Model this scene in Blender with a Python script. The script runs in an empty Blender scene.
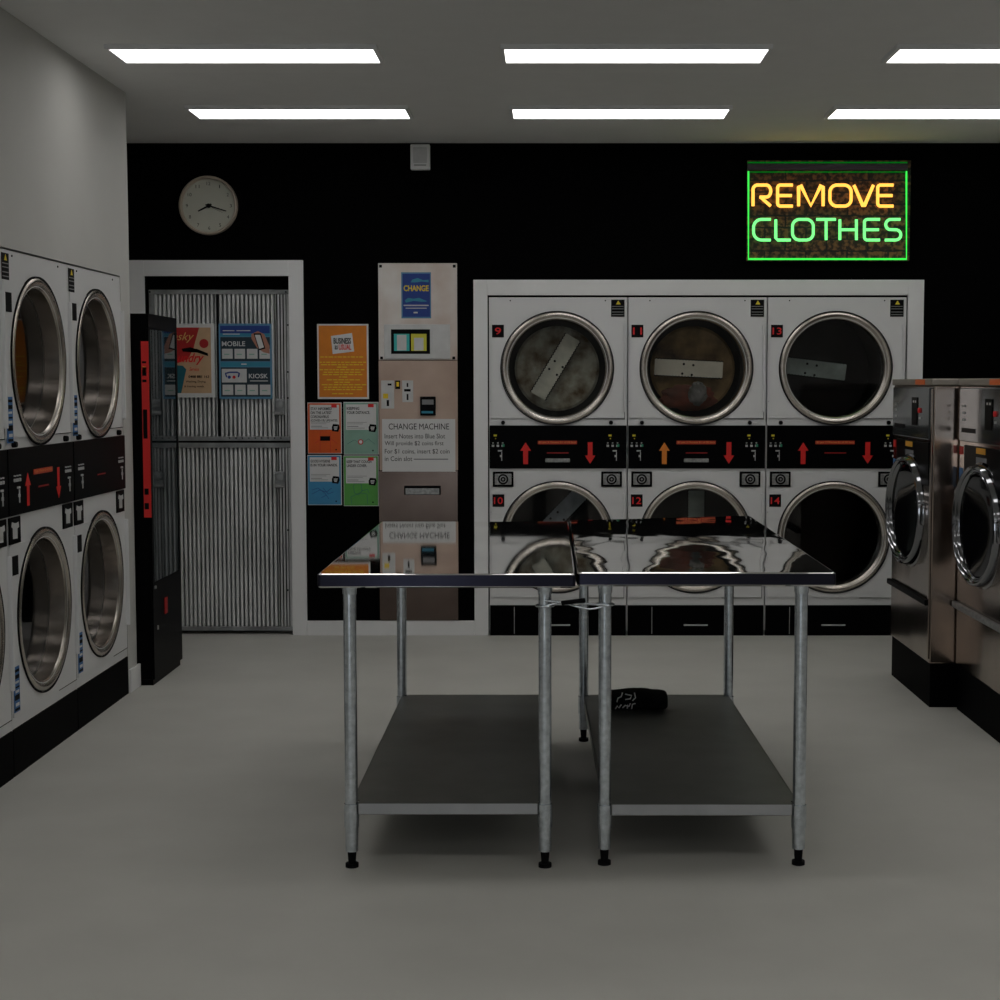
import bpy, bmesh, math, random
from mathutils import Vector, Matrix, noise
S = bpy.context.scene
C = S.collection
random.seed(7)
PI = math.pi

# ---------------------------------------------------------------- camera
FPX, HC = 1570.0, 1.466
PSI, TH = 0.0, math.atan(117 / FPX)
cd = bpy.data.cameras.new('camera'); cam = bpy.data.objects.new('camera', cd); C.objects.link(cam)
cam.location = (0, 0, HC); cam.rotation_euler = (PI / 2 - TH, 0, PSI)
cd.shift_x = -.05; cd.sensor_width = 36; cd.lens = 36 * FPX / 1000; cd.clip_start = .05; cd.clip_end = 100
S.camera = cam
CF = Vector((-math.sin(PSI) * math.cos(TH), math.cos(PSI) * math.cos(TH), -math.sin(TH)))
CR = Vector((math.cos(PSI), math.sin(PSI), 0)); CU = CR.cross(CF)
def at(px, py, ax, v):          # measured photo position on a known plane
    d = CF * FPX + CR * (px - 550) - CU * (py - 500)
    c = Vector((0, 0, HC)); return c + d * ((v - c[ax]) / d[ax])
YB = 9.06                       # front plane of the back wall's machines
YW = 9.08                       # black wall surface
def bk(px, py, y=YW):
    p = at(px, py, 1, y); return p.x, p.z

# ---------------------------------------------------------------- materials
def mat(name, col, rough=.5, metal=0., spec=.5, noise_amt=0, nscale=8, bump=0, bscale=40, col2=None, coat=0, emis=None, estr=0):
    m = bpy.data.materials.new(name); m.use_nodes = True
    nt = m.node_tree; b = nt.nodes['Principled BSDF']
    b.inputs['Base Color'].default_value = (*col, 1); b.inputs['Roughness'].default_value = rough
    b.inputs['Metallic'].default_value = metal; b.inputs['Specular IOR Level'].default_value = spec
    b.inputs['Coat Weight'].default_value = coat
    tc = nt.nodes.new('ShaderNodeTexCoord')
    n = nt.nodes.new('ShaderNodeTexNoise'); n.inputs['Scale'].default_value = nscale; n.inputs['Detail'].default_value = 5
    nt.links.new(tc.outputs['Object'], n.inputs['Vector'])
    r = nt.nodes.new('ShaderNodeValToRGB')
    c2 = col2 if col2 else tuple(c * (1 - noise_amt) for c in col)
    r.color_ramp.elements[0].color = (*c2, 1); r.color_ramp.elements[1].color = (*col, 1)
    r.color_ramp.elements[0].position = .35; r.color_ramp.elements[1].position = .65
    nt.links.new(n.outputs['Fac'], r.inputs['Fac']); nt.links.new(r.outputs['Color'], b.inputs['Base Color'])
    if bump:
        n2 = nt.nodes.new('ShaderNodeTexNoise'); n2.inputs['Scale'].default_value = bscale
        n2.inputs['Detail'].default_value = 2
        nt.links.new(tc.outputs['Object'], n2.inputs['Vector'])
        bp = nt.nodes.new('ShaderNodeBump'); bp.inputs['Strength'].default_value = bump; bp.inputs['Distance'].default_value = .02
        nt.links.new(n2.outputs['Fac'], bp.inputs['Height']); nt.links.new(bp.outputs['Normal'], b.inputs['Normal'])
    if emis:
        b.inputs['Emission Color'].default_value = (*emis, 1); b.inputs['Emission Strength'].default_value = estr
    return m
M = {}
M['white'] = mat('white_enamel', (.74, .74, .745), .38, noise_amt=.03, nscale=2)
M['trimw'] = mat('white_paint', (.85, .85, .855), .6, noise_amt=.04, nscale=3)
M['wallw'] = mat('white_wall_paint', (.57, .565, .545), .8, noise_amt=.05, nscale=2, bump=.05, bscale=90)
M['ceil'] = mat('ceiling_paint', (.85, .85, .84), .9, noise_amt=.02)
M['wallb'] = mat('black_wall_paint', (.0012, .0012, .0015), .9, spec=.05, noise_amt=.2, bump=.05, bscale=90)
M['floor'] = mat('grey_vinyl_floor', (.62, .61, .57), .5, noise_amt=.06, nscale=3, bump=.02, bscale=120, spec=.25)
M['black'] = mat('black_plastic', (.0016, .0016, .002), .4, spec=.04)
M['kick'] = mat('black_kick_metal', (.0016, .0016, .002), .6, spec=.03)
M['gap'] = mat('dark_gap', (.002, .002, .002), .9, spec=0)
M['chrome'] = mat('brushed_steel_ring', (.58, .53, .48), .27, 1., noise_amt=.12, nscale=30)
M['chrome2'] = mat('polished_chrome', (.26, .265, .28), .10, 1.)
M['galv'] = mat('galvanised_pipe', (.74, .80, .86), .25, 1., noise_amt=.25, nscale=60)
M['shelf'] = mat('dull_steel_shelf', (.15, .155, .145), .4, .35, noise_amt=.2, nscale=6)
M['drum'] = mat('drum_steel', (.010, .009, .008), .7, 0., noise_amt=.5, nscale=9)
M['inst'] = mat('instruction_grey', (.55, .55, .55), .6)
M['dark'] = mat('dark_ink', (.004, .004, .005), .7, spec=.1)
M['paper'] = mat('white_paper', (.70, .70, .70), .8, noise_amt=.03)
M['inkg'] = mat('grey_ink', (.22, .22, .23), .8)
M['red'] = mat('red_sticker', (.75, .015, .012), .5)
M['redd'] = mat('red_lettering', (.55, .01, .012), .5, emis=(1, .02, .02), estr=.05)
M['yel'] = mat('yellow_ink', (.75, .6, .03), .5)
M['green'] = mat('green_ink', (.02, .25, .13), .5)
M['blue'] = mat('blue_sticker', (.03, .14, .36), .5)
M['silver'] = mat('silver_coin_plate', (.42, .42, .42), .4, .5, noise_amt=.4, nscale=60)
M['iron'] = mat('corrugated_iron', (.80, .81, .82), .55, .05, noise_amt=.25, nscale=5)
M['ironrail'] = mat('iron_rail', (.36, .37, .38), .45, .3, noise_amt=.4, nscale=12)
M['ledstrip'] = mat('led_strip_red', (.22, .02, .008), .5, emis=(1, .07, .02), estr=.05)
M['ledtxt'] = mat('led_text_amber', (.45, .17, .04), .5, emis=(1, .4, .1), estr=.12)

# stainless with wide waves for the mirror-like table tops
def steel(name, col, rough, wave, bstr, col2=None, metal=1.):
    m = bpy.data.materials.new(name); m.use_nodes = True; nt = m.node_tree; b = nt.nodes['Principled BSDF']
    b.inputs['Metallic'].default_value = metal; b.inputs['Roughness'].default_value = rough
    tc = nt.nodes.new('ShaderNodeTexCoord')
    n = nt.nodes.new('ShaderNodeTexNoise'); n.inputs['Scale'].default_value = 3; n.inputs['Detail'].default_value = 4
    r = nt.nodes.new('ShaderNodeValToRGB'); r.color_ramp.elements[0].color = (*(col2 or tuple(c * .8 for c in col)), 1); r.color_ramp.elements[1].color = (*col, 1)
    r.color_ramp.elements[0].position = .3; r.color_ramp.elements[1].position = .7
    nt.links.new(tc.outputs['Object'], n.inputs['Vector']); nt.links.new(n.outputs['Fac'], r.inputs['Fac']); nt.links.new(r.outputs['Color'], b.inputs['Base Color'])
    if bstr:
        mp = nt.nodes.new('ShaderNodeMapping'); mp.inputs['Scale'].default_value = wave
        n2 = nt.nodes.new('ShaderNodeTexNoise'); n2.inputs['Scale'].default_value = 1; n2.inputs['Detail'].default_value = 1
        bp = nt.nodes.new('ShaderNodeBump'); bp.inputs['Strength'].default_value = 1; bp.inputs['Distance'].default_value = bstr
        nt.links.new(tc.outputs['Object'], mp.inputs['Vector']); nt.links.new(mp.outputs['Vector'], n2.inputs['Vector'])
        nt.links.new(n2.outputs['Fac'], bp.inputs['Height']); nt.links.new(bp.outputs['Normal'], b.inputs['Normal'])
    return m
M['tabletop'] = steel('table_steel', (.86, .85, .83), .03, (5, 2.2, 1), .00025)
M['tabletop2'] = steel('table_steel_dented', (.84, .83, .81), .025, (9, 3.0, 1), .0016)
M['edge'] = steel('table_edge_dark_reflection', (.035, .035, .055), .3, (5, 5, 5), 0)  # dark surroundings mirrored by the steel edge are put into this colour
M['washer'] = steel('washer_stainless', (.50, .41, .35), .17, (4, 4, 1.5), .004, (.30, .25, .22))
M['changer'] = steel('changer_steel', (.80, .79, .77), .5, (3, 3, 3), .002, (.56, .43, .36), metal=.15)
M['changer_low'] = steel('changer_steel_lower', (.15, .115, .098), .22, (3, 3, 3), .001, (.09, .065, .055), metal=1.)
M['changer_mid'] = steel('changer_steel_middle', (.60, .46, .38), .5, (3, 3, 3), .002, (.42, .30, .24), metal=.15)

def glass(name, tint, ior=1.5, rough=.02, refl=(1, 1, 1)):
    m = bpy.data.materials.new(name); m.use_nodes = True; nt = m.node_tree
    nt.nodes.remove(nt.nodes['Principled BSDF']); out = nt.nodes['Material Output']
    t = nt.nodes.new('ShaderNodeBsdfTransparent'); t.inputs['Color'].default_value = (*tint, 1)
    g = nt.nodes.new('ShaderNodeBsdfGlossy'); g.inputs['Roughness'].default_value = rough; g.inputs['Color'].default_value = (*refl, 1)
    geo = nt.nodes.new('ShaderNodeNewGeometry'); dt = nt.nodes.new('ShaderNodeVectorMath'); dt.operation = 'DOT_PRODUCT'
    nt.links.new(geo.outputs['Incoming'], dt.inputs[0]); nt.links.new(geo.outputs['Normal'], dt.inputs[1])
    def mth(op, a, b=None):
        n = nt.nodes.new('ShaderNodeMath'); n.operation = op
        for k, v in enumerate((a, b)):
            if v is None: continue
            if isinstance(v, (int, float)): n.inputs[k].default_value = v
            else: nt.links.new(v, n.inputs[k])
        return n.outputs[0]
    f0 = ((ior - 1) / (ior + 1)) ** 2
    om = mth('SUBTRACT', 1.0, mth('ABSOLUTE', dt.outputs['Value']))
    fac = mth('ADD', mth('MULTIPLY', mth('POWER', om, 5.0), 1 - f0), f0)
    mx = nt.nodes.new('ShaderNodeMixShader')
    nt.links.new(fac, mx.inputs['Fac']); nt.links.new(t.outputs[0], mx.inputs[1]); nt.links.new(g.outputs[0], mx.inputs[2])
    nt.links.new(mx.outputs[0], out.inputs['Surface']); return m
M['glass'] = glass('smoked_door_glass', (.78, .78, .78), 1.5, refl=(.62, .6, .6))
M['glassd'] = glass('dark_door_glass', (.10, .10, .11), 1.5)
M['clockglass'] = glass('clear_glass', (.95, .95, .95), 1.3)
M['vglass'] = mat('dark_display_glass', (.006, .012, .014), .03, spec=.8)

# ---------------------------------------------------------------- mesh helpers
def nb(): return bmesh.new()
def box(bm, x0, x1, y0, y1, z0, z1, bev=0):
    vs = [bm.verts.new((x, y, z)) for x in (x0, x1) for y in (y0, y1) for z in (z0, z1)]
    f = [(0, 1, 3, 2), (4, 6, 7, 5), (0, 4, 5, 1), (2, 3, 7, 6), (0, 2, 6, 4), (1, 5, 7, 3)]
    fs = [bm.faces.new([vs[i] for i in q]) for q in f]
    if bev:
        es = list({e for q in fs for e in q.edges})
        bmesh.ops.bevel(bm, geom=es, offset=bev, segments=2, affect='EDGES', profile=.5)
    return bm
def cyl(bm, a, b, r, r2=None, n=20, cap=True):
    a, b = Vector(a), Vector(b); d = (b - a); L = d.length
    if r2 is None: r2 = r
    mt = Matrix.Translation((a + b) / 2) @ d.to_track_quat('Z', 'Y').to_matrix().to_4x4()
    bmesh.ops.create_cone(bm, cap_ends=cap, segments=n, radius1=r, radius2=r2, depth=L, matrix=mt); return bm
def lathe_y(bm, prof, cx, cz, n=64, y0=0):        # prof: (radius, y) revolved about the Y axis
    rings = []
    for r, y in prof:
        if r < 1e-6: rings.append([bm.verts.new((cx, y0 + y, cz))])
        else: rings.append([bm.verts.new((cx + r * math.cos(2 * PI * i / n), y0 + y, cz + r * math.sin(2 * PI * i / n))) for i in range(n)])
    for A, B in zip(rings, rings[1:]):
        for i in range(n):
            j = (i + 1) % n
            if len(A) == 1 and len(B) == 1: continue
            if len(A) == 1: bm.faces.new((A[0], B[j], B[i]))
            elif len(B) == 1: bm.faces.new((A[i], A[j], B[0]))
            else: bm.faces.new((A[i], A[j], B[j], B[i]))
    return bm
def plate_hole(bm, x0, x1, z0, z1, cx, cz, r, y, n=64):   # rectangular plate with a round hole
    inn, outv = [], []
    corners = [(x1, z1), (x0, z1), (x0, z0), (x1, z0)]
    angs = sorted([2 * PI * i / n for i in range(n)] + [math.atan2(c[1] - cz, c[0] - cx) % (2 * PI) for c in corners])
    for a in angs:
        c, s = math.cos(a), math.sin(a)
        ts = []
        if c > 1e-9: ts.append((x1 - cx) / c)
        if c < -1e-9: ts.append((x0 - cx) / c)
        if s > 1e-9: ts.append((z1 - cz) / s)
        if s < -1e-9: ts.append((z0 - cz) / s)
        t = min(ts)
        inn.append(bm.verts.new((cx + r * c, y, cz + r * s))); outv.append(bm.verts.new((cx + t * c, y, cz + t * s)))
    for i in range(len(angs)):
        j = (i + 1) % len(angs)
        bm.faces.new((inn[i], inn[j], outv[j], outv[i]))
    return bm
def poly(bm, pts, y0, y1):                       # prism of an x/z outline between y0 and y1
    a = [bm.verts.new((x, y0, z)) for x, z in pts]; b = [bm.verts.new((x, y1, z)) for x, z in pts]
    bm.faces.new(a); bm.faces.new(b[::-1])
    for i in range(len(pts)):
        j = (i + 1) % len(pts); bm.faces.new((a[i], b[i], b[j], a[j]))
    return bm
def disc(bm, cx, cz, r, y0, y1, n=28):
    return poly(bm, [(cx + r * math.cos(2 * PI * i / n), cz + r * math.sin(2 * PI * i / n)) for i in range(n)], y0, y1)
def sweep(bm, pts, r, n=8, closed=False):        # tube along a 3D polyline
    P = [Vector(p) for p in pts]; rings = []; N = len(P); up = None
    for i, p in enumerate(P):
        if closed: t = (P[(i + 1) % N] - P[i - 1]).normalized()
        else: t = (P[min(i + 1, N - 1)] - P[max(i - 1, 0)]).normalized()
        if up is None: up = Vector((0, 1, 0)) if abs(t.y) < .9 else Vector((1, 0, 0))
        s = t.cross(up).normalized(); u = s.cross(t).normalized(); up = u
        k = 1.0
        if 0 < i < N - 1 or closed:
            a, b = (P[i] - P[i - 1]).normalized(), (P[(i + 1) % N] - P[i]).normalized()
            k = 1 / max(.86, math.cos(a.angle(b) / 2)) if a.length and b.length else 1
        rings.append([bm.verts.new(p + s * (r * k * math.cos(2 * PI * q / n)) + u * (r * math.sin(2 * PI * q / n))) for q in range(n)])
    M_ = N if closed else N - 1
    for i in range(M_):
        A, B = rings[i], rings[(i + 1) % N]
        for q in range(n): bm.faces.new((A[q], A[(q + 1) % n], B[(q + 1) % n], B[q]))
    if not closed:
        bm.faces.new(rings[0][::-1]); bm.faces.new(rings[-1])
    return bm
def obj(name, bm, m, parent=None, loc=(0, 0, 0), smooth=False, fixn=True):
    if fixn: bmesh.ops.recalc_face_normals(bm, faces=bm.faces)
    me = bpy.data.meshes.new(name); bm.to_mesh(me); bm.free()
    if smooth:
        for p in me.polygons: p.use_smooth = True
        try: me.set_sharp_from_angle(angle=math.radians(38))
        except Exception: pass
    me.materials.append(M[m] if isinstance(m, str) else m)
    o = bpy.data.objects.new(name, me); C.objects.link(o); o.location = loc
    if parent: o.parent = parent
    return o
def tag(o, label, cat, group=None):
    o['label'] = label; o['category'] = cat
    if group: o['group'] = group
    return o
def thing(name, label, cat, loc=(0, 0, 0), rz=0, group=None):
    o = bpy.data.objects.new(name, None); C.objects.link(o); o.location = loc; o.rotation_euler = (0, 0, rz)
    o.empty_display_size = .1
    return tag(o, label, cat, group)
def struct(name, bm, m, parent=None):
    o = obj(name, bm, m, parent)
    if not parent: o['kind'] = 'structure'
    return o
_tc = {}
def text(name, s, x0, x1, z0, z1, y, m, parent, depth=.0008, squash=True, align='L', bold=0, shear=0):
    """lettering fitted into the box x0..x1, z0..z1 on the plane y, facing -Y"""
    key = (s, bold, shear)
    if key not in _tc:
        cu = bpy.data.curves.new('t', 'FONT'); cu.body = s; cu.size = 1; cu.offset = bold; cu.resolution_u = 3; cu.shear = shear
        cu.space_line = .95
        o = bpy.data.objects.new('t', cu); C.objects.link(o)
        me = bpy.data.meshes.new_from_object(o); bpy.data.objects.remove(o); bpy.data.curves.remove(cu)
        _tc[key] = me
    src = _tc[key]
    xs = [v.co.x for v in src.vertices]; zs = [v.co.y for v in src.vertices]
    if not xs: return
    ax, bx, az, bz = min(xs), max(xs), min(zs), max(zs)
    kx = (x1 - x0) / (bx - ax); kz = (z1 - z0) / (bz - az)
    bm = bmesh.new(); bm.from_mesh(src)
    for v in bm.verts: v.co = Vector((x0 + (v.co.x - ax) * kx, y, z0 + (v.co.y - az) * kz))
    me = bpy.data.meshes.new(name); bm.to_mesh(me); bm.free()
    me.materials.clear(); me.materials.append(M[m] if isinstance(m, str) else m)
    o = bpy.data.objects.new(name, me); C.objects.link(o)
    if parent: o.parent = parent
    return o

# ---------------------------------------------------------------- the room
XL, XR, YF, YE, ZC = -3.25, 3.0, -3.6, 10.5, 2.83
b = nb(); box(b, XL, XR, YF, YE, -.12, 0); struct('floor', b, 'floor')
b = nb(); box(b, XL, XR, YF, YE, ZC, ZC + .12); struct('ceiling', b, 'ceil')
# dimensions of the openings
WD, HD = .7985, 1.956
DX = [-.3525, .4475, 1.2480]                 # the three stacks of the back wall
DL = [4.959, 5.7575, 6.556]                        # the three stacks of the left wall (Y of their near side)
xd0, xd1 = DX[0] - .004, DX[2] + WD + .004
doX0, doX1, doZ = -2.325, -1.498, 2.077            # door opening
b = nb()
for q in ((-3.15, doX0, 0, ZC), (doX0, doX1, doZ, ZC), (doX1, xd0, 0, ZC), (xd0, xd1, HD + .008, ZC), (xd1, XR, 0, ZC)):
    box(b, q[0], q[1], YW, YW + .1, q[2], q[3])
struct('wall_back', b, 'wallb')
b = nb(); box(b, XL, XR, YE - .1, YE, 0, ZC); box(b, XL, XL + .1, YF, YE, 0, ZC); struct('wall_light_block', b, 'wallb')  # unseen walls added to keep sky light out of the dryer gaps
b = nb(); box(b, 2.72, 2.82, YF, YW, 0, ZC); struct('wall_right', b, 'wallw')
# white wall on the left with the recess for the stacks
yl0, yl1, ywe = DL[0] - .004, DL[2] + WD + .004, 7.522
b = nb()
box(b, -2.1, -2.0, YF, yl0, 0, ZC); box(b, -2.1, -2.0, yl0, yl1, HD + .007, ZC); box(b, -2.1, -2.0, yl1, ywe, 0, ZC)
box(b, -3.15, -2.1, ywe - .1, ywe, 0, ZC)
struct('wall_left', b, 'wallw')
b = nb(); box(b, -3.15, -2.9, ywe, YW, 0, ZC); struct('wall_recess', b, 'wallw')
b = nb(); box(b, -2.0, -1.985, yl1 + .005, ywe + .015, 0, .11, .003); struct('baseboard_left', b, 'trimw')
# shop front behind the camera; unseen narrow window shaped to feed front light
b = nb()
for q in ((-2.0, -1.9, 0, ZC), (-.75, 2.72, 0, ZC), (-1.9, -.75, 0, .2), (-1.9, -.75, 2.4, ZC)): box(b, q[0], q[1], -3.6, -3.5, q[2], q[3])
struct('wall_front', b, 'wallw')
b = nb(); box(b, -1.9, -.75, -3.56, -3.55, .2, 2.4); struct('unseen_window_1', b, M['clockglass'])
w = bpy.data.worlds.new('World'); S.world = w; w.use_nodes = True
w.node_tree.nodes['Background'].inputs['Color'].default_value = (.86, .93, 1, 1)
w.node_tree.nodes['Background'].inputs['Strength'].default_value = 3.0
ld = bpy.data.lights.new('unseen_window_daylight', 'AREA'); ld.shape = 'RECTANGLE'; ld.size = 1.12; ld.size_y = 2.15; ld.cycles.is_portal = True
lo = bpy.data.objects.new('unseen_window_daylight', ld); C.objects.link(lo); lo.location = (-1.325, -3.45, 1.3); lo.rotation_euler = (PI / 2, 0, PI)
lo.rotation_euler = (PI / 2, 0, 0)
# --- trims
zt0 = bk(305, 636)[1]
x_a, z_a = bk(305, 261.5); x_b = bk(305.5, 450)[0]
b = nb()                                          # door casing
yc0, yc1 = YW - .022, YW
box(b, -2.44, doX0, yc0, yc1, 0, doZ + .09, .002); box(b, doX1, x_b - .0, yc0, yc1, 0, doZ + .09, .002); box(b, doX0, doX1, yc0, yc1, doZ, doZ + .09, .002)
struct('trim_1', b, 'trimw')
xt0, ztt = bk(473.5, 280); xt1 = bk(923.5, 279.5)[0]
b = nb()                                          # casing round the wall of dryers
box(b, xt0, xd0 - .002, yc0, yc1, 0, ztt, .002); box(b, xd1 + .002, xt1, yc0, yc1, 0, ztt, .002); box(b, xd0 - .002, xd1 + .002, yc0, yc1, HD + .012, ztt, .002)
struct('trim_2', b, 'trimw')
b = nb(); box(b, x_b + .001, xt0 - .001, yc0, yc1, 0, bk(400, 620.5)[1], .002); struct('baseboard_back', b, 'trimw')
b = nb(); box(b, xt1 + .001, 2.72, yc0, yc1, 0, .09, .002); struct('baseboard_right', b, 'kick')

# --- corrugated iron door, split into two leaves
yd = YW + .03
dx0, dx1 = doX0 + .012, doX1 - .004
dr = bpy.data.objects.new('door_1', None); C.objects.link(dr); dr['kind'] = 'structure'
dr.location = ((dx0 + dx1) / 2, yd, 0)
def dpart(name, bm, m, par=None, **k):
    o = obj(name, bm, m, par or dr, **k)
    if not par: o.location = (-dr.location.x, -yd, 0)
    return o
def corrug(x0, x1, z0, z1, y):
    b = nb(); p = .0249; n = int((x1 - x0) / p); pts = []
    for i in range(n + 1):
        x = x0 + i * p
        for dx, dy in ((0, .0), (.0020, -.003), (.005, -.0045), (.0095, -.0045), (.0125, -.003), (.0145, .0), (.0150, .050), (.0244, .050)):
            if x + dx <= x1: pts.append((x + dx, y + dy))
    A = [b.verts.new((x, yy, z0)) for x, yy in pts]; B = [b.verts.new((x, yy, z1)) for x, yy in pts]
    for i in range(len(pts) - 1):
        if pts[i][1] < y + .04 or pts[i + 1][1] < y + .04: b.faces.new((A[i], A[i + 1], B[i + 1], B[i]))
    return b
zgap = bk(250, 442)[1]; ztop = bk(250, 289.5)[1]; zbot = .045
zr1 = bk(250, 436.5)[1]; zr2 = bk(250, 448)[1]
ztr = bk(250, 294)[1]
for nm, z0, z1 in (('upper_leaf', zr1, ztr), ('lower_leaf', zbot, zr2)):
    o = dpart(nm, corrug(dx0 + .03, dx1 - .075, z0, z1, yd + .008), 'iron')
    b = nb(); box(b, dx0 + .02, dx1 - .0, yd + .060, yd + .066, z0, z1); dpart('groove_shade_sheet', b, 'gap')  # black sheet puts the groove shade into colour; groove floors left out
b = nb(); box(b, dx0, dx1, yd - .004, yd + .014, ztr, ztop, .002); box(b, dx0, dx1, yd - .008, yd + .012, zgap + .006, zr1, .002); dpart('upper_rail', b, 'ironrail')
b = nb(); box(b, dx0, dx1, yd - .008, yd + .012, zr2, zgap - .006, .002); box(b, dx0, dx1, yd - .004, yd + .014, .02, zbot, .002); dpart('lower_rail', b, 'ironrail')
for z0, z1 in ((zr1, ztr), (zbot, zr2)):
    b = nb(); box(b, dx0, dx0 + .028, yd - .002, yd + .016, z0, z1, .002); dpart('left_stile', b, 'ironrail')
    b = nb()
    for x in (.070, .052, .034): box(b, dx1 - x, dx1 - x + .010, yd, yd + .016, z0, z1, .002)
    box(b, dx1 - .018, dx1, yd - .004, yd + .016, z0, z1, .002); dpart('right_stile', b, 'iron')
xs_ = bk(217, 350)[0]
b = nb(); box(b, xs_ - .007, xs_ + .003, yd - .002, yd + .01, zr1, ztr); dpart('sheet_seam', b, 'dark')
for py, lab in ((404, 'upper'), (476.5, 'lower')):
    xx, zz = bk(280, py, yd)
    b = nb(); box(b, xx - .028, xx + .028, yd - .014, yd - .006, zz - .065, zz + .03, .003); h = dpart('latch_plate', b, 'ironrail')
    b = nb(); lathe_y(b, [(.001, -.012), (.012, -.012), (.024, -.006), (.026, 0)], 0, 0, 24)
    o = obj('lock_cylinder', b, 'ironrail', h, (xx, yd - .014, zz), True)
    b = nb(); box(b, xx - .034, xx + .03, yd - .03, yd - .014, zz - .062, zz - .044, .004); obj('latch_handle', b, 'silver', h)
# bolts heads
b = nb()
for px, py in ((286, 292), (288, 325), (288, 372), (288, 398), (150, 292), (288, 530), (288, 590)):
    xx, zz = bk(px, py, yd); disc(b, xx, zz, .005, yd - .008, yd - .003, 10)
for i in range(9): xx, zz = bk(230 + i * 6.4, 438, yd); disc(b, xx, zz, .004, yd - .012, yd - .007, 8)
dpart('rivets', b, 'gap')
# black sheets in the gap above the door and behind its leaves
b = nb(); box(b, doX0, doX1, YW + .06, YW + .09, ztop + .004, doZ); struct('gap_sheet_1', b, 'gap')
b = nb(); box(b, doX0, doX1, YW + .125, YW + .135, 0, doZ); struct('gap_sheet_2', b, 'gap')

# ---------------------------------------------------------------- dryers
RC = .315
CX = .394
UZ, LZ = 1.551, .5745
ZK, ZP0, ZP1 = .178, .974, 1.222
def ring_bm(r=RC, dep=.066, out=.013):
    b = nb()
    lathe_y(b, [(r + .006, .0), (r + .006, -.006), (r + .002, -out * .7), (r - .006, -out), (r - .012, -out), (r - .024, -out * .4), (r - .030, 0), (r - .034, .004), (r - .036, dep)], 0, 0, 96)
    return b
MESH = {}
def face_out(b):
    b.faces.ensure_lookup_table(); bmesh.ops.recalc_face_normals(b, faces=b.faces)
    if sum(f.normal.y * f.calc_area() for f in b.faces) > 0: bmesh.ops.reverse_faces(b, faces=b.faces)
    return b
def cobj(key, fn, m, parent, loc=(0, 0, 0), smooth=False, name=None, rot=None):
    """a part whose mesh data is shared between all repeats"""
    name = name or key
    if key not in MESH:
        o = obj(name, fn(), m, parent, loc, smooth, fixn='glass' not in key); MESH[key] = o
    else:
        o = MESH[key].copy(); C.objects.link(o); o.parent = parent; o.location = loc; o.rotation_euler = (0, 0, 0)
        if m and o.data.materials[0] != (M[m] if isinstance(m, str) else m):
            o.data = o.data.copy(); o.data.materials[0] = M[m] if isinstance(m, str) else m
    if rot is not None: o.rotation_euler = rot
    return o
DD = .95
def f_cabinet():
    b = nb()
    plate_hole(b, 0.002, WD - .002, ZP1, HD, CX, UZ, RC - .03, 0)
    plate_hole(b, 0.002, WD - .002, ZK, ZP0, CX, LZ, RC - .03, 0)
    for a in ((0.002, 0.004), (WD - .004, WD - .002)): box(b, a[0], a[1], 0.0, DD, .03, HD)
    box(b, .002, WD - .002, 0, DD, HD - .002, HD); box(b, .002, WD - .002, DD - .002, DD, .03, HD); box(b, .002, WD - .002, .02, DD, .03, .04)
    box(b, .004, WD - .004, .012, .02, ZP0 - .01, ZP1 + .01)
    return b
def f_doorplate(cz, z0, z1):
    b = nb(); plate_hole(b, .012, WD - .018, z0, z1, 0 + CX, cz, RC - .028, -.006)
    box(b, .012, WD - .018, -.006, -.0005, z0, z0 + .003); box(b, .012, WD - .018, -.006, -.0005, z1 - .003, z1)
    box(b, .012, .014, -.006, -.0005, z0, z1); box(b, WD - .020, WD - .018, -.006, -.0005, z0, z1)
    return b
def f_seam(z0):
    b = nb(); box(b, .55, WD - .016, -.0065, -.004, z0 - .003, z0); box(b, WD - .018, WD - .0155, -.0065, -.003, z0, z0 + .5); return b
def f_hinge():
    b = nb(); box(b, 0, .012, -.018, 0, 0, .50, .003)
    return b
def f_drum():
    b = nb(); n = 48
    lathe_y(b, [(RC - .036, .067), (RC - .034, .10), (RC - .032, .14), (RC + .0, .15), (RC + .02, .7), (0, .72)], 0, 0, 64)
    return b
def f_arrow():
    b = nb(); w, h = .018, .125
    poly(b, [(-.014, -h / 2), (.014, -h / 2), (.014, h / 2 - .048), (.031, h / 2 - .048), (0, h / 2), (-.031, h / 2 - .048), (-.014, h / 2 - .048)], -.0015, 0)
    return b
def f_buttons():
    b = nb()
    for i in range(3):
        box(b, .005 + i * .028, .019 + i * .028, -.006, 0, .125, .137, .001); box(b, .008 + i * .028, .016 + i * .028, -.006, 0, .145, .15)
    box(b, .04, .064, -.006, 0, .098, .106, .001); box(b, .052, .062, -.006, 0, .066, .078); box(b, .06, .064, -.004, 0, .045, .095)
    return b
def f_ybtn():
    b = nb(); box(b, .016, .034, -.004, 0, .185, .196, .001); box(b, .024, .03, -.004, 0, .170, .176); return b
def f_gbtn():
    b = nb(); box(b, .066, .078, -.0065, 0, .125, .14, .001); return b
def f_tooth(n_teeth=22, L=.40, W=.088):
    b = nb(); pts = []
    for i in range(n_teeth):
        x = -L / 2 + L * i / n_teeth; pts += [(x, W / 2), (x + L / n_teeth * .5, W / 2 + .006)]
    pts.append((L / 2, W / 2)); low = [(-x, -z) for x, z in pts]
    return poly(b, pts + low, -.002, 0)
def f_holes():
    b = nb()
    for x, z in ((-.03, .024), (.026, .020), (-.036, -.032), (.020, -.037)): disc(b, x, z, .007, -.0045, -.002, 14)
    return b
def f_coin():
    b = nb(); box(b, 0, .12, -.012, 0, 0, .088, .003); return b
def f_coinface():
    b = nb(); box(b, .012, .108, -.015, -.011, .012, .076, .003); return b
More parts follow.
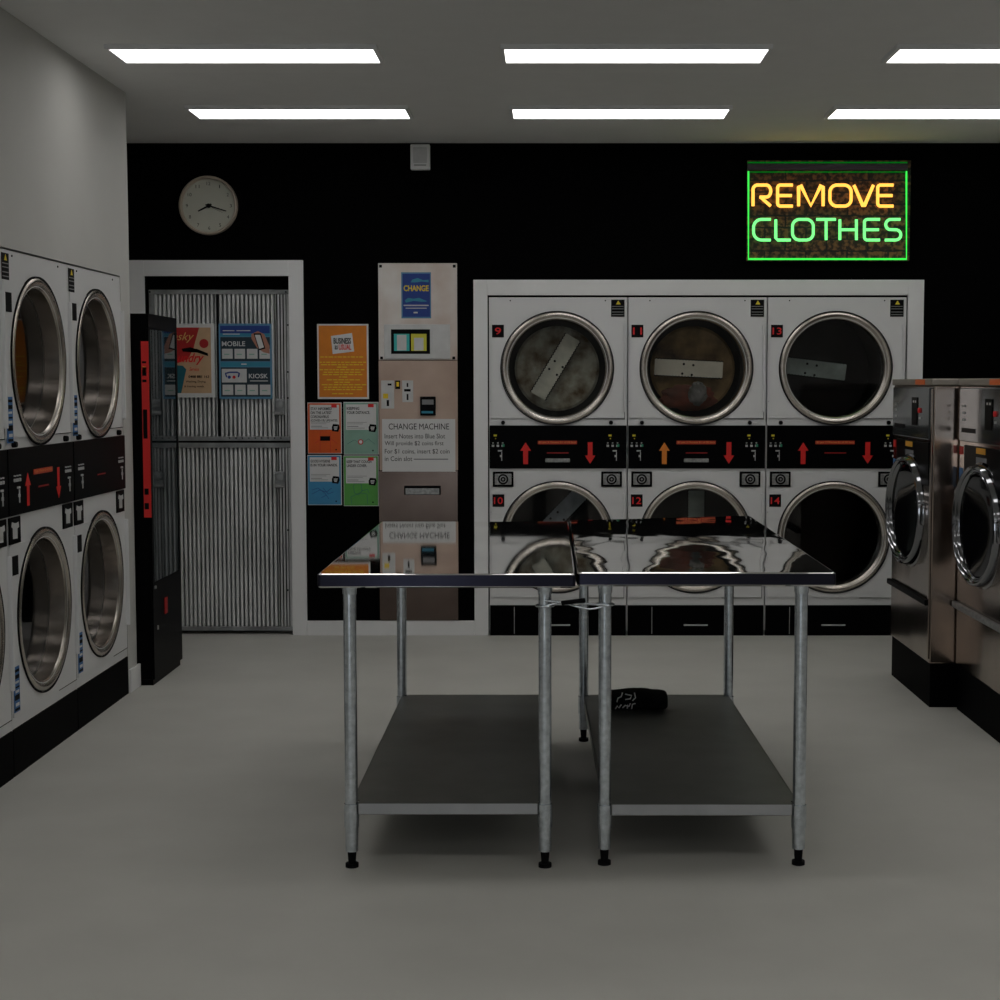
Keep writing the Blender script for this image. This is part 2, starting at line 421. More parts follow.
def f_coindial():
    b = nb(); lathe_y(b, [(.030, -.015), (.030, -.019), (.022, -.019), (.021, -.0165), (.014, -.0165), (.013, -.024), (.0, -.024)], .06, .044, 28); return b
def f_coinhub():
    b = nb(); disc(b, .06, .044, .006, -.027, -.0235, 12); lathe_y(b, [(.0205, -.0162), (.0205, -.0172), (.0145, -.0172), (.0145, -.0162)], .06, .044, 24); return b

def dryer(loc, rz, label, group, nums=('', ''), side='back', inner=('none', 'none'), upcol='red', grey_slot=True, arrows=True, flat_txt=True):
    t = thing('tumble_dryer', label, 'dryer', loc, rz, group)
    cobj('cabinet', f_cabinet, 'white', t)
    for (cz, z0, z1, nm, inn, hz) in ((UZ, 1.262, 1.843, 'upper_door', inner[0], 1.30), (LZ, .222, .866, 'lower_door', inner[1], .33)):
        d = cobj(nm, lambda: f_doorplate(cz, z0, z1), 'white', t)
        cobj('door_seam' + nm, lambda: f_seam(z0), 'dark', d, name='door_seam')
        cobj('door_ring', ring_bm, 'chrome', d, (CX, -.002, cz), True)
        cobj('door_gasket', lambda: lathe_y(nb(), [(RC + .007, .001), (RC + .007, -.008), (RC + .012, -.008), (RC + .0125, .0)], 0, 0, 96), 'dark', d, (CX, -.004, cz), True)
        cobj('hinge', f_hinge, 'white', d, (WD - .026, -.004, hz))
        g = 'glassd' if inn == 'dark' else 'glass'
        cobj('door_glass_' + g, lambda: face_out(lathe_y(nb(), [(RC - .036, .0), (RC - .12, .002), (0, .0045)], 0, 0, 64)), g, d, (CX, .062, cz), True, name='door_glass')
        dr_ = cobj('drum' + str(inn), f_drum, 'drum', t, (CX, 0, cz), True, name='drum')
        if inn not in ('none', 'dark'):
            rot, ox, oz, mm, bm_ = inn[:5]
            o = cobj('drum_rib', f_tooth, mm, dr_, (ox, .16, oz), rot=(0, rot, 0))
            cobj('rib_edge', lambda: f_tooth(22, .40, .100), 'gap', dr_, (ox, .163, oz), rot=(0, rot, 0))
            cr_, sr_ = math.cos(rot), math.sin(rot)
            for bx, bz in ((-.03, .024), (.026, .020), (-.036, -.032), (.020, -.037)):
                cobj('rib_bolt', lambda: disc(nb(), 0, 0, .007, -.0045, -.002, 14), 'gap', dr_, (ox + bx * cr_ + bz * sr_, .16, oz - bx * sr_ + bz * cr_))
            if bm_: cobj('drum_back_' + bm_.name, lambda: lathe_y(nb(), [(0, 0), (.235, .0), (.25, .01)], 0, 0, 40), bm_, dr_, (0, .24, 0), name='drum_back')
    # control panel
    cp = cobj('control_panel', lambda: box(nb(), .004, WD - .005, -.010, .012, ZP0, ZP1, .002), 'black', t)
    if side == 'back':
        lb = [(.012, 0), (WD - .145 + .02, 0)]
        for bx_, _ in lb:
            cobj('buttons', f_buttons, 'inst', cp, (bx_, -.010, ZP0)); cobj('indicator', f_ybtn, 'yel', cp, (bx_, -.010, ZP0)); cobj('start_button', f_gbtn, 'green', cp, (bx_, -.010, ZP0))
    else:
        for bx_ in (.05, WD - .13):
            cobj('buttons', f_buttons, 'inst', cp, (bx_, -.010, ZP0))
    if arrows:
        cobj('up_arrow_' + upcol, f_arrow, 'red' if upcol == 'red' else M['orange'], cp, (.212, -.0105, ZP0 + .088), name='up_arrow')
        cobj('down_arrow', f_arrow, 'red', cp, (.584, -.0105, ZP0 + .09), rot=(0, PI, 0))
        o = cobj('display_strip', lambda: box(nb(), .282, .508, -.0125, -.010, ZP0 + .140, ZP0 + .160), 'ledstrip', cp)
        if flat_txt: text('display_text', '$1 per 3 Minutes $1 of 30 Secs', .288, .502, ZP0 + .1435, ZP0 + .157, -.0128, 'ledtxt', cp)
    cobj('red_line', lambda: box(nb(), .335, .46, -.0115, -.010, ZP0 + .087, ZP0 + .093), M['redline'], cp)
    if grey_slot: cobj('coin_chute', lambda: box(nb(), .325, .468, -.014, -.010, ZP0 + .036, ZP0 + .058, .004), 'silver', cp)
    # kick plate
    k = cobj('kick_plate', lambda: box(nb(), .004, WD - .005, -.004 if side == 'back' else -.002, .02, 0, ZK - .002), 'kick', t)
    if side == 'back': cobj('kick_handle', lambda: box(nb(), .33, .47, -.009, -.004, .057, .066, .002), 'inst', k); cobj('kick_seam', lambda: box(nb(), .143, .147, -.0055, -.004, .01, ZK - .01), M['silver'], k)
    # little knobs over the control panel, screws
    for x in (.082, .704): cobj('knob', lambda: lathe_y(nb(), [(0, -.018), (.010, -.018), (.012, -.01), (.012, 0)], 0, 0, 16), 'dark', t, (x, 0, ZP1 + .016), True)
    cobj('screws', lambda: (lambda b: [disc(b, x, z, .004, -.003, 0, 8) for x, z in ((.125, 1.937), (.670, 1.937), (.014, 1.36), (.014, .72))] and b)(nb()), 'dark', t)
    wl = cobj('warning_label', lambda: box(nb(), .703, .780, -.002, 0, 1.845, 1.942), 'dark', t, (0 if side == 'back' else -.692, 0, 0))
    cobj('warning_triangle', lambda: poly(nb(), [(.730, 1.915), (.758, 1.915), (.744, 1.938)], -.003, -.002), 'yel', wl)
    cobj('warning_lines', lambda: (lambda b: [box(b, .708, .775, -.0026, -.002, z, z + .004) for z in (1.855, 1.870, 1.888, 1.902)] and b)(nb()), 'inkg', wl)
    for nn, z0 in zip(nums, (1.727, .752)):
        npl = cobj('number_plate', lambda: box(nb(), .020, .088, -.0095, -.005, 0, .072, .001), 'dark', t, (0, 0, z0))
        if nn: text('number', nn, .036 if len(nn) == 1 else .028, .072 if len(nn) == 1 else .080, .016, .056, -.0100, 'redd', npl, bold=.01)
    if side == 'back':
        for x in (.022, .648):
            c = cobj('coin_meter', f_coin, 'black', t, (x, 0, .868)); cobj('coin_plate', f_coinface, 'silver', c); cobj('coin_dial', f_coindial, 'dark', c, smooth=True); cobj('coin_hub', f_coinhub, 'silver', c)
    else:
        for x in (.010, .655):
            c = cobj('shirt_plate', lambda: box(nb(), 0, .125, -.006, 0, 0, .10, .002), 'black', t, (x, 0, .868))
            cobj('shirt_mark', lambda: poly(nb(), [(.035, .02), (.085, .018), (.085, .055), (.105, .06), (.10, .08), (.075, .076), (.05, .078), (.028, .084), (.02, .066), (.035, .06)], -.0068, -.006), 'inst', c)
        for z0 in (1.245, .24):
            c = cobj('instruction_sticker', lambda: box(nb(), .012, .070, -.009, -.0055, 0, .17), 'blue', t, (0, 0, z0))
            cobj('sticker_print', lambda: (lambda b: [box(b, .014, .066, -.0096, -.009, z, z + h) for z, h in ((.005, .010), (.045, .02), (.09, .006), (.125, .015), (.15, .01))] and b)(nb()), 'dark', c)
            cobj('sticker_white', lambda: (lambda b: [box(b, .022, .06, -.0098, -.0091, z, z + h) for z, h in ((.022, .012), (.072, .010), (.108, .008))] and b)(nb()), 'paper', c)
    return t
M['orange'] = mat('orange_arrow', (.75, .22, .02), .5)
M['redline'] = mat('dim_red_display', (.2, .005, .005), .5, emis=(1, .02, .02), estr=.03)
M['rib1'] = mat('rib_olive', (.75, .75, .62), .6, 0.0, noise_amt=.4, nscale=7)
M['rib2'] = mat('rib_tan', (.72, .68, .55), .6, 0.0, noise_amt=.15)
M['rib3'] = mat('rib_shaded', (.30, .36, .33), .6, 0.0, noise_amt=.6, nscale=5)  # darker rib copy; light falling off inside the drum is in the colour
M['rib4'] = mat('rib_bluegrey', (.30, .34, .38), .6, 0.0, noise_amt=.5)
M['back1'] = mat('stained_drum_back', (.62, .62, .50), .8, 0, nscale=9, col2=(.14, .09, .04))
M['back2'] = mat('brown_drum_back', (.5, .33, .14), .8, 0, nscale=5, col2=(.05, .03, .02))
gB = 'white stack dryers built into the back wall'
gL = 'white stack dryers built into the left wall'
dryer((DX[0], YB, 0), 0, 'white stack dryer in the back wall with number plates 9 and 10', gB, ('9', '10'), inner=((-1.03, -.01, .01, 'rib1', M['back1']), (-.8, 0, .1, 'rib4', None)))
dryer((DX[1], YB, 0), 0, 'white stack dryer in the back wall numbered 11 and 12 with an orange up arrow', gB, ('11', '12'), upcol='orange', inner=((.05, -.03, .0, 'rib2', M['back2']), (1.57, .02, .06, 'rib3', None)))
dryer((DX[2], YB, 0), 0, 'white stack dryer in the back wall numbered 13 and 14 beside the steel washers', gB, ('13', '14'), grey_slot=False, inner=((.12, -.11, .0, 'rib3', None), 'dark'))
# laundry seen through the glass of dryer 11
def lump(name, cx, cz, w, h, y, m, label, cat):
    b = nb(); bmesh.ops.create_icosphere(b, subdivisions=4, radius=1)
    for v in b.verts:
        n = v.co.normalized(); k = 1 + .28 * noise.noise(n * 2.3 + Vector((cx * 9, 0, 1))) + .12 * noise.noise(n * 6)
        v.co = Vector((n.x * w * k, n.y * .03 * k, n.z * h * k))
    return tag(obj(name, b, m, None, (cx, y, cz), True), label, cat)
M['clothr'] = mat('rust_red_cloth', (.22, .06, .035), .9, nscale=7, col2=(.09, .045, .03))
M['clothg'] = mat('grey_cloth', (.22, .21, .20), .9, nscale=9, col2=(.08, .09, .07))
lump('laundry', DX[1] + CX - .03, UZ - .17, .16, .07, YB + .19, 'clothr', 'rust red laundry lying in the drum of dryer 11', 'laundry')
lump('laundry', DX[1] + CX + .02, UZ - .145, .05, .065, YB + .115, 'clothg', 'grey garment in front of the rust red laundry in dryer 11', 'laundry')

for i, (y0, lab) in enumerate(((DL[0], 'white stack dryer in the left wall nearest the camera, mostly out of frame'), (DL[1], 'white stack dryer in the left wall with red arrows on its black panel'),
                (DL[2], 'white stack dryer at the far end of the left wall, next to the vending machine'))):
    dryer((-2.0, y0, 0), PI / 2, lab, gL, (('3', '4'), ('5', '6'), ('7', '8'))[i] if False else ('', ''), side='left', arrows=(i == 1), grey_slot=False, inner=('none', 'none'))

# ---------------------------------------------------------------- stainless tables
def rrect(x0, x1, y0, y1, r, n=6):
    pts = []
    for cx, cy, a in ((x1 - r, y1 - r, 0), (x0 + r, y1 - r, PI / 2), (x0 + r, y0 + r, PI), (x1 - r, y0 + r, 1.5 * PI)):
        for i in range(n + 1): t = a + PI / 2 * i / n; pts.append((cx + r * math.cos(t), cy + r * math.sin(t)))
    return pts
def table(x0, x1, y0, y1, ztop, label, topm, legs, warp=0, rot=0, sh=0, zs=.20):
    t = thing('work_table', label, 'table', (x0, y0, 0), rot)
    W, L = x1 - x0, y1 - y0
    b = nb(); th = .042; prof = [(0.010, -th + .006), (.004, -th), (0, -th + .004), (0, -.006), (.002, -.0015), (.006, 0)]
    rings = []
    for ins, dz in prof:
        rings.append([b.verts.new((x, y, ztop + dz)) for x, y in rrect(ins, W - ins, ins, L - ins, .012)])
    for A, B in zip(rings, rings[1:]):
        for i in range(len(A)): j = (i + 1) % len(A); b.faces.new((A[i], A[j], B[j], B[i]))
    # top surface grid for a gentle warp
    b.faces.new(rings[-1])
    if warp:
        for v in b.verts:
            v.co.y += warp * max(0, v.co.y / L) ** 2 * max(0, v.co.x / W)
    o = obj('tabletop', b, topm, t, smooth=True)
    max(o.data.polygons, key=lambda p: p.area).use_smooth = False
    b = nb(); z0 = ztop - th
    ringe = rrect(-.0006, W + .0006, -.0006, L + .0006, .0125)
    ringe = [(x, y + warp * max(0, y / L) ** 2 * max(0, x / W)) for x, y in ringe]; A = [b.verts.new((x, y, ztop - .0035)) for x, y in ringe]; B = [b.verts.new((x, y, ztop - .037)) for x, y in ringe]
    for i in range(len(A)): j = (i + 1) % len(A); b.faces.new((A[i], A[j], B[j], B[i]))
    obj('rolled_edge', b, 'edge', o, smooth=True)
    b = nb(); box(b, .05, W - .05, .15, L - .15, ztop - .06, ztop - .012); obj('under_frame', b, 'shelf', t)
    lx0, lx1, ly0, ly1 = legs
    for lx, ly in ((lx0, ly0), (lx1, ly0), (lx0 + sh, ly1), (lx1 + sh, ly1)):
        b = nb(); cyl(b, (lx, ly, .05), (lx, ly, ztop - .036), .0195, n=32); lg = obj('leg', b, 'galv', t, smooth=True)
        b = nb(); cyl(b, (lx, ly, zs - .075), (lx, ly, zs - .004), .0225, n=32); obj('shelf_socket', b, 'galv', lg, smooth=True)
        b = nb(); cyl(b, (lx, ly, ztop - .065), (lx, ly, ztop - .035), .021, .0235, n=32); obj('leg_socket', b, 'galv', lg, smooth=True)
        b = nb(); cyl(b, (lx, ly, .0), (lx, ly, .012), .020, .020, n=20); cyl(b, (lx, ly, .012), (lx, ly, .05), .011, .014, n=16); obj('foot', b, 'dark', lg, smooth=True)
    b = nb(); box(b, lx0 + .021, lx1 - .021, ly0 - .012, ly0 - .009, zs - .036, zs, .001)
    box(b, lx0 + .021, lx1 - .021, ly0 - .009, ly1 + .01, zs - .003, zs); box(b, lx0 + .0, lx0 + .003, ly0 + .024, ly1 - .024, zs - .036, zs); box(b, lx1 - .003, lx1, ly0 + .024, ly1 - .024, zs - .036, zs)
    box(b, lx0, lx0 + .021, ly0 + .024, ly1 - .024, zs - .003, zs); box(b, lx1 - .021, lx1, ly0 + .024, ly1 - .024, zs - .003, zs)
    for v in b.verts: v.co.x += sh * v.co.y / ly1
    sf = obj('shelf', b, 'shelf', t)
    b = nb(); box(b, lx0 + .023, lx1 - .023, ly0 - .0128, ly0 - .0120, zs - .034, zs - .002); obj('shelf_lip', b, M['lip'], sf)
    return t
M['lip'] = mat('bright_shelf_lip', (.46, .47, .49), .5, .3, noise_amt=.1)
ZT = .90
a0 = at(317, 574, 2, ZT); a1 = at(576, 573.5, 2, ZT); a2 = at(380, 521.5, 2, ZT)
c1 = at(834, 570.5, 2, ZT)
ty0 = a0.y; ty1 = a2.y
tx0, txm = a0.x, a1.x
lp = lambda px, y: at(px, 800, 1, y).x
lyf, lyb = ty0 + .040, ty1 - .10
l1 = (lp(351.5, lyf) - tx0, at(545, 800, 1, lyf).x - tx0, .040, ty1 - ty0 - .10)
table(tx0, txm - .0015, ty0, ty1, ZT, 'left one of the two stainless steel tables, standing before the change machine', 'tabletop', l1)
ry0 = ty0 + .035; ry1 = ty1 + .05
l2 = (at(604.5, 800, 1, ry0 + .03).x - txm - .003, at(799, 800, 1, ry0 + .03).x - txm - .003, .03, (ry1 - ry0) - .10)
table(txm + .003, c1.x - .002, ry0, ry1, ZT, 'right stainless steel table with a dented top and a black cloth on its shelf', 'tabletop2', l2, warp=.24, sh=-.028, zs=.190)
# wire tie holding the front legs together
b = nb(); zt = .80
xa, xb = tx0 + l1[1], txm + .003 + l2[0]; ya, yb = ty0 + .040, ry0 + .03
pts = []
for i in range(13):
    u = i / 12; pts.append((xa + (xb - xa) * u, ya + (yb - ya) * u - .024, zt + .010 * math.sin(u * PI * 2)))
sweep(b, pts, .0035)
sweep(b, [(p[0], p[1] - .004, zt + .018 - .016 * i / 12) for i, p in enumerate(pts)], .0035)
sweep(b, [(xa + .026 * math.cos(a), ya + .026 * math.sin(a), zt) for a in [2 * PI * i / 16 for i in range(16)]], .0035, closed=True)
sweep(b, [(xb + .026 * math.cos(a), yb + .026 * math.sin(a), zt) for a in [2 * PI * i / 16 for i in range(16)]], .0035, closed=True)
wt = tag(obj('wire_tie', b, 'galv', smooth=True), 'twisted metal wire tying the front legs of both tables together', 'wire tie')
b = nb(); sweep(b, [(xa + .05, ya - .032, zt + .012), (xa + .12, yb - .04, zt + .018)], .007); obj('turnbuckle', b, 'dark', wt)

# folded black cloth on the shelf
p0 = at(612, 713, 2, .19); p1 = at(668, 713, 2, .19)
b = nb(); n1, n2 = 40, 28; W = p1.x - p0.x + .04; rings = []
for i in range(n1 + 1):
    u = i / n1; rr = []
    for j in range(n2):
        a = 2 * PI * j / n2; c, s = math.cos(a), math.sin(a)
        ry = .085 * abs(c) ** .7 * (1 if c > 0 else -1); rz = .036 * abs(s) ** .75 * (1 if s > 0 else -1)
        e = min(1, (min(u, 1 - u) * 12)) ** .5
        nn = 1 + .07 * noise.noise(Vector((u * 5, c * 1.3, s * 1.3))) + .03 * noise.noise(Vector((u * 16, c * 4, s * 4)))
        z = rz * (nn if s > 0 else 1) * (.72 + .28 * e)
        rr.append(b.verts.new((u * W, ry * nn * (.75 + .25 * e), 0.038 + z - (.004 * math.sin(u * 9) if s > 0 else 0))))
    rings.append(rr)
for A, B in zip(rings, rings[1:]):
    for j in range(n2): b.faces.new((A[j], A[(j + 1) % n2], B[(j + 1) % n2], B[j]))
b.faces.new(rings[0]); b.faces.new(rings[-1][::-1])
M['clothb'] = mat('black_cotton', (.006, .006, .007), .95, spec=.1, noise_amt=.4, nscale=30)
cl = obj('folded_shirt', b, 'clothb', None, (p0.x - .04, p0.y + .07, .192), True)
tag(cl, 'rolled black shirt with white print lying on the shelf of the right table', 'shirt')
b = nb()
for q in ([(.052, .018), (.06, .03), (.066, .022), (.075, .035)], [(.058, .045), (.062, .06), (.075, .066), (.08, .08)], [(.08, .022), (.09, .032), (.105, .028), (.11, .04)], [(.09, .055), (.11, .058), (.115, .07), (.09, .075)], [(.118, .05), (.13, .062), (.126, .08)], [(.098, .02), (.1, .034)], [(.115, .018), (.118, .036), (.13, .04)]):
    sweep(b, [(x, -.080 + max(0, z - .055) ** 2 * 14 - .010, z) for x, z in q], .0022, 6)
obj('white_print', b, 'paper', cl)

# ---------------------------------------------------------------- vending machine
vy0, vy1, vx, vh = 7.535, 8.11, -1.918, 1.797
t = thing('vending_machine', 'tall black vending machine with a glass front in the left recess beside the iron door', 'vending machine', (vx, (vy0 + vy1) / 2, 0))
L0 = lambda o: o
def vbox(nm, x0, x1, y0, y1, z0, z1, m, par=None, bev=.002):
    b = nb(); box(b, x0 - vx, x1 - vx, y0 - (vy0 + vy1) / 2, y1 - (vy0 + vy1) / 2, z0, z1, bev); return obj(nm, b, m, par or t)
vbox('cabinet', vx - .80, vx - .012, vy0, vy1, .03, vh, 'black', bev=.004)
vbox('top_frame', vx - .012, vx, vy0, vy1, 1.725, vh, 'black')
vbox('lower_panel', vx - .012, vx, vy0, vy1, .03, .50, 'black')
vbox('side_frame', vx - .012, vx, vy0, vy0 + .035, .50, 1.725, 'black'); vbox('side_frame', vx - .012, vx, vy1 - .03, vy1, .50, 1.725, 'black')
vbox('glass_panel', vx - .010, vx - .003, vy0 + .036, vy1 - .031, .502, 1.723, 'vglass', bev=0)
vbox('plinth', vx - .78, vx - .01, vy0 + .01, vy1 - .01, 0, .03, 'black', bev=0)
r_ = vbox('red_strip', vx - .036, vx - .0005, vy0 - .003, vy0, .82, 1.665, M['red'], bev=0)
for z, h in ((.86, .03), (.93, .03), (1.20, .14), (1.47, .012), (1.50, .04), (1.56, .01)): vbox('strip_print', vx - .032, vx - .012, vy0 - .0038, vy0 - .003, z, z + h, 'dark', r_, 0)
vbox('strip_print_gold', vx - .03, vx - .014, vy0 - .0038, vy0 - .003, 1.515, 1.545, M['orange'], r_, 0)
vbox('coin_return', vx, vx + .004, 7.75, 7.80, .32, .40, M['redline'], bev=0)
vbox('lock', vx, vx + .008, 7.56, 7.575, .47, .485, 'silver', bev=0); vbox('lock', vx, vx + .006, 7.60, 7.608, .265, .285, 'silver', bev=0)

# ---------------------------------------------------------------- washers
def washer(x, yfar, label, trimcol):
    w, h, d = .812, 1.29, .85        # local x runs along -Y (viewer's left to right), local y into the machine
    t = thing('washing_machine', label, 'washing machine', (x, yfar, 0), -PI / 2, 'stainless front-load washers on the right')
    b = nb(); box(b, 0, w, .0, d, .2, 1.455, .006); obj('body', b, 'washer', t)
    b = nb(); box(b, -.003, w + .003, -.010, d, 1.455, 1.485, .004); lid = obj('top_trim', b, M['lid'], t)
    b = nb(); box(b, .50, .68, -.0125, -.010, 1.458, 1.482); obj('orange_label', b, M['olabel'], lid)
    b = nb(); box(b, .03, w - .035, -.012, 0, 1.21, 1.445, .004); cp = obj('control_panel', b, M['wpanel'], t)
    b = nb(); box(b, .45, .56, -.016, -.012, 1.27, 1.40, .002); obj('keypad', b, 'black', cp)
    b = nb(); box(b, .08, .30, -.014, -.012, 1.25, 1.27); obj('name_strip', b, 'black', cp)
    b = nb()
    for xx, z in ((.10, 1.36), (.10, 1.33), (.10, 1.30), (.6, 1.30), (.48, 1.375), (.52, 1.375)): box(b, xx, xx + .02, -.0175, -.012, z, z + .010)
    obj('panel_print', b, 'inst', cp)
    b = nb(); disc(b, .60, 1.34, .012, -.020, -.012, 12); obj('red_button', b, 'redd', cp)
    b = nb(); box(b, .10, w - .05, -.006, 0, 1.00, 1.195, .002); ip = obj('instruction_panel', b, 'black', t)
    b = nb(); box(b, .30, .44, -.008, -.006, 1.165, 1.19); obj('yellow_label', b, M['wylab'], ip)
    b = nb(); box(b, .30, .46, -.0075, -.006, 1.12, 1.15); box(b, .32, .44, -.0075, -.006, 1.09, 1.10); box(b, .32, .42, -.0075, -.006, 1.05, 1.058); obj('instruction_print', b, 'inkg', ip)
    b = nb(); box(b, .012, .06, -.003, 0, 1.15, 1.185); st = obj('red_sticker', b, 'red', t)
    b = nb(); box(b, .012, .06, -.003, 0, 1.00, 1.09); obj('blue_sticker', b, 'blue', t)
    # soap slot
    b = nb(); box(b, w - .10, w - .04, -.010, 0, 1.05, 1.2, .004); obj('coin_box', b, 'black', t)
    cz, cx = .865, .415
    b = nb(); r = .262
    lathe_y(b, [(r + .006, .03), (r + .006, -.012), (r - .002, -.018), (r - .006, -.040), (r - .010, -.050), (r - .018, -.053), (r - .024, -.048), (r - .027, -.040), (r - .032, -.040), (r - .036, -.044), (r - .041, -.040), (r - .046, -.020), (r - .052, .01)], 0, 0, 96)
    dr_ = obj('door', b, 'chrome2', t, (cx, 0, cz), smooth=True); dr_.rotation_euler = (0, 0, math.radians(5))
    b = nb(); lathe_y(b, [(r - .048, -.030), (r - .075, -.031), (r - .13, -.031), (0, -.030)], 0, 0, 64); obj('door_glass', b, M['wglass'], dr_, smooth=True)
    b = nb(); box(b, r - .012, r + .035, -.045, 0, -.05, .05, .01); obj('door_handle', b, 'chrome2', dr_, smooth=True)
    for hz in (.09, -.14):
        b = nb(); box(b, -r - .03, -r + .01, -.03, 0, hz, hz + .05, .008); obj('door_hinge', b, 'chrome2', dr_, smooth=True)
    b = nb(); box(b, -.004, w - .01, -.022, 0, .462, .488, .004); obj('panel_bar', b, trimcol, t)
    b = nb(); box(b, w - .028, w - .0, -.008, 0, .22, 1.44, .003); obj('edge_strip', b, 'washer', t)
    b = nb(); box(b, .02, w, .005, d - .02, 0, .198); obj('plinth', b, 'kick', t)
    return t
M['lid'] = mat('washer_lid_steel', (.42, .38, .34), .35, .6)
M['olabel'] = mat('orange_label_paint', (.8, .16, .03), .5)
M['wylab'] = mat('amber_label_paint', (.8, .38, .03), .5)
M['wpanel'] = mat('washer_panel_glass', (.10, .11, .115), .10, .6)
M['wglass'] = mat('black_door_glass', (.002, .002, .003), .05, spec=.2)
washer(1.715, 7.84, 'stainless steel front load washer next to the back wall dryers', 'black')
washer(1.83, 7.012, 'stainless steel front load washer at the right edge, nearer the camera', 'silver')

# ---------------------------------------------------------------- flat things on the back wall
def B2(px0, py0, px1, py1, y=YW):
    x0, z1 = bk(px0, py0, y); x1, z0 = bk(px1, py1, y); return x0, x1, z0, z1
class Sheet:
    """a flat thing on a wall: pieces in fractions of its own width and height, stacked outward"""
    def __init__(s, name, label, cat, rect, y, m, th=.0015, group=None, frame=None):
        s.x0, s.x1, s.z0, s.z1 = rect; s.y = y; s.W, s.H = s.x1 - s.x0, s.z1 - s.z0; s.th = th
        s.root = thing(name, label, cat, ((s.x0 + s.x1) / 2, y, s.z0), 0, group)
        s.cx = (s.x0 + s.x1) / 2
        s.rect('sheet', 0, 1, 0, 1, m, 0, th)
    def X(s, u): return s.x0 + u * s.W - s.cx
    def Z(s, v): return v * s.H
    def rect(s, name, u0, u1, v0, v1, m, lev=1, t=None, par=None):
        b = nb(); yb = -s.th - (lev - 1) * .0006 if lev else 0
        box(b, s.X(u0), s.X(u1), yb - (t or .0006), yb, s.Z(v0), s.Z(v1)); return obj(name, b, m, par or s.root)
    def rects(s, name, L, m, lev=1, par=None):
        b = nb(); yb = -s.th - (lev - 1) * .0006
        for u0, u1, v0, v1 in L: box(b, s.X(u0), s.X(u1), yb - .0006, yb, s.Z(v0), s.Z(v1))
        return obj(name, b, m, par or s.root)
    def poly(s, name, pts, m, lev=1, par=None):
        yb = -s.th - (lev - 1) * .0006
        return obj(name, poly(nb(), [(s.X(u), s.Z(v)) for u, v in pts], yb - .0006, yb), m, par or s.root)
    def disc(s, name, u, v, r, m, lev=1, par=None):
        yb = -s.th - (lev - 1) * .0006
        return obj(name, disc(nb(), s.X(u), s.Z(v), r * s.W, yb - .0006, yb), m, par or s.root)
    def text(s, t, u0, u1, v0, v1, m, lev=2, par=None, name='lettering', **k):
        return text(name, t, s.X(u0), s.X(u1), s.Z(v0), s.Z(v1), -s.th - lev * .0006, m, par or s.root, **k)
    def line(s, name, L, r, m, lev=1, par=None):
        b = nb(); yb = -s.th - (lev - .5) * .0006
        for pl in L: sweep(b, [(s.X(u), yb, s.Z(v)) for u, v in pl], r, 6)
        return obj(name, b, m, par or s.root)
cols = dict(orange=(.72, .22, .01), dorange=(.70, .10, .005), mint=(.26, .45, .36), lgreen=(.10, .38, .07), sky=(.05, .28, .52), navy=(.008, .045, .26), tan=(.60, .40, .24), pred=(.42, .012, .012), teal=(.01, .13, .17), dteal=(.01, .03, .045), cyan=(.03, .25, .38), skin=(.45, .20, .14), lightblue=(.10, .26, .42), gold=(.85, .60, .02), ltan=(.72, .45, .15), aqua=(.05, .5, .48), lime=(.68, .62, .05), lgrey=(.62, .62, .62))
for k, c in cols.items(): M['c_' + k] = mat('print_' + k, c, .55, noise_amt=.08, nscale=20)

# orange "business as usual" poster
s = Sheet('poster', 'orange poster with a white Business as Usual tag beside the change machine', 'poster', B2(317, 324, 369, 399), YW, 'paper')
s.rect('orange_print', .03, .965, .025, .98, M['c_orange'])
s.poly('white_tag', [(.30, .60), (.72, .635), (.68, .88), (.27, .84)], 'paper', 2)
s.text('BUSINESS', .32, .66, .735, .815, 'dark', 3, bold=.03); s.text('as', .34, .40, .66, .715, 'dark', 3, bold=.02); s.text('USUAL', .42, .665, .655, .73, 'redd', 3, bold=.03)
L = []
for i, v in enumerate((.555, .485, .452, .42, .385, .352, .32, .288, .25, .218, .185, .152, .12, .065)):
    a = (.06, .04, .07, .38, .04, .12, .10, .42, .18, .32, .08, .12, .12, .28)[i]; u = a
    while u < 1 - a - .05:
        w_ = random.uniform(.04, .12); L.append((u, min(u + w_, .95), v, v + .012)); u += w_ + .02
s.rects('small_print', L, M['c_gold'], 2)

# four notice sheets
def notice(rect, col, lines, label, v_split=.47):
    s = Sheet('notice', label, 'notice', rect, YW, 'paper', group='four health notices on the black wall')
    s.rect('colour_border', .01, .975, .01, .985, M['c_' + col])
    s.rect('white_field', .065, .93, v_split, .955, 'paper', 2)
    s.rect('red_tab', .70, .86, .90, .965, 'redd', 3)
    n = len(lines)
    for i, l in enumerate(lines):
        v1 = .905 - i * .078; s.text(l, .09, .09 + min(.80, .043 * len(l) + .06), v1 - .055, v1, 'dark', 3, bold=.02)
    vb = v_split + .06
    s.rects('small_print', [(.10, .42, vb, vb + .012), (.10, .60, vb - .03, vb - .022), (.10, .55, vb + .05, vb + .057), (.10, .66, vb + .08, vb + .087)], 'inkg', 3)
    s.poly('black_badge', [(.72, v_split - .03), (.90, v_split - .045), (.94, v_split + .03), (.92, v_split + .10), (.75, v_split + .11), (.71, v_split + .05)], 'dark', 4)
    s.rects('badge_print', [(.77, .87, v_split + .02, v_split + .035), (.77, .88, v_split + .045, v_split + .06), (.78, .86, v_split - .005, v_split + .008)], 'paper', 5)
    s.disc('dot', .83, .075, .022, 'dark', 2)
    return s
s = notice(B2(307.5, 402.5, 342, 453.5), 'dorange', ['STAY INFORMED', 'ON THE LATEST', 'CORONAVIRUS', '(COVID-19) UPDATES.'], 'orange notice headed Stay Informed, under the orange poster')
